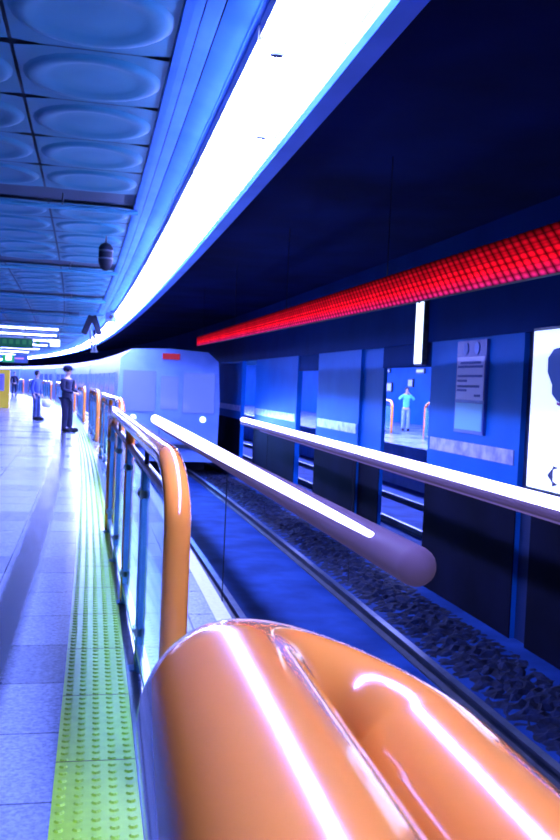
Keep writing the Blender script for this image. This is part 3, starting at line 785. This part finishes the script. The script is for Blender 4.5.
M['navy'] = noisy(mat('navy_cloth', rough=.9), (.004, .006, .03), (.007, .01, .045), 12)
M['blue_cloth'] = noisy(mat('blue_cloth', rough=.9), (.05, .08, .42), (.06, .1, .5), 12)
M['jean'] = noisy(mat('dark_jeans', rough=.9), (.03, .05, .16), (.04, .07, .2), 12)
M['teal'] = noisy(mat('teal_cloth', rough=.9), (.12, .6, .6), (.15, .7, .7), 12)
M['palejean'] = noisy(mat('pale_jeans', rough=.9), (.2, .3, .6), (.25, .36, .66), 12)
M['skin'] = mat('skin', (.55, .36, .27), .6); M['hair'] = noisy(mat('dark_hair', rough=.6), (.01, .01, .015), (.02, .02, .025), 30)
legs0 = ((0, 0), (0, -.04))
front_hold = (((-.25, -.02, 1.15), (-.10, -.24, 1.08)), ((.25, -.02, 1.15), (.10, -.24, 1.10)), legs0)
rest = (((-.25, .04, 1.14), (-.24, -.04, .90)), ((.25, .04, 1.14), (.24, -.05, .90)), legs0)
p = at_z(66, 432, 0)
person((p.x, p.y, 0), math.radians(62), 1.70, 'tall person in a dark hat and long dark coat standing by the railings', M['skin'], M['navy'], M['navy'], M['hair'], front_hold, hat=True, coat=True, wide=1.2)
p = at_z(36, 420, 0)
wpos = p.copy()
carry = (((-.25, .04, 1.14), (-.24, -.05, .90)), ((.26, -.02, 1.14), (.24, -.20, 1.0)), ((0, 0), (.02, -.08)))
person((p.x, p.y, 0), math.radians(60), 1.62, 'dark haired person in a bright blue jacket holding a white bag on the platform', M['skin'], M['blue_cloth'], M['jean'], M['hair'], rest, long_hair=True, wide=1.0)
# the white bag held low at the right hand
_m = Matrix.Translation((wpos.x, wpos.y, 0)) @ Matrix.Rotation(math.radians(60), 4, 'Z') @ Matrix.Scale(1.62/1.75, 4)
hp = _m @ Vector((.30, -.22, .80))
r = empty('shopping_bag', (hp.x, hp.y, .42), math.radians(20)); tag(r, 'small white carrier bag hanging from the hand of the person in blue', 'bag')
b = BM()
tube(b, [(0, 0, 0), (0, 0, .03), (0, 0, .15), (0, 0, .25), (0, 0, .29)], 0, 16, rad=[.09, .14, .16, .12, .04])
link('sack', b, M['white'], r, True)
b = BM(); tube(b, [(-.05, 0, .27)]+[(-.05+.1*i/8, 0, .27+.12*math.sin(math.pi*i/8)) for i in range(1, 8)]+[(.05, 0, .27)], .008, 8); link('handle', b, M['white'], r, True)
p = at_z(14, 396, 0)
person((p.x, p.y, 0), math.radians(30), 1.70, 'far off person in dark clothes standing between the yellow board and the others', M['skin'], M['navy'], M['navy'], M['hair'], rest)
# person on the opposite platform, hands raised to the face
p = at_z(405, 431, 0)
raise_ = (((-.30, -.16, 1.28), (-.09, -.24, 1.52)), ((.30, -.16, 1.28), (.09, -.24, 1.52)), legs0)
person((p.x, p.y, 0), math.radians(-15), 1.62, 'person in teal with both hands raised to the face on the opposite platform', M['skin'], M['teal'], M['palejean'], M['hair'], raise_)
# railings of the opposite platform, a gap between them where the person stands
def opp_rail(px, py, length, lab):
    p = at_z(px, py, 0); o = copy_tree(proto); o.location = (p.x, p.y, 0); o.rotation_euler = (0, 0, -head(30)*0-.06 if length > 0 else math.pi)
    tag(o, lab, 'railing', 'railings of the opposite platform'); return o
opp_rail(391, 434, 1, 'orange railing left of the teal person on the opposite platform')
opp_rail(424, 440, -1, 'orange railing right of the teal person on the opposite platform')

# bright notice panels on the far wall of the opposite platform
for i, (x, y, w_, h_, lab) in enumerate(((386, 371, 8, 4, 'pale panel high on the opposite wall, above the left opposite railing'), (388, 387, 9, 9, 'square pale panel on the opposite wall behind the left opposite railing'), (421, 371, 8, 5, 'pale panel high on the opposite wall, below the vertical lit sign'), (411, 383, 6, 8, 'small blue panel on the opposite wall right of the teal person'))):
    (sa, za), (sb, zb_) = on_pillar(x-w_/2, y+h_/2, 15.45), on_pillar(x+w_/2, y-h_/2, 15.45)
    r = empty('wall_panel', pt(15.49, (sa+sb)/2, za)); tag(r, lab, 'panel')
    child_world(hpanel('panel_case', min(sa, sb), max(sa, sb), 15.499, za, zb_, .08, M['darksteel']), r)
    child_world(hpanel('panel_face', min(sa, sb)+.05, max(sa, sb)-.05, 15.415, za+.05, zb_-.05, .02, mat('panel_glow', (.5, .6, .9), emit=(.35, .45, 1), es=(.7, .6, .8, .25)[i])), r)
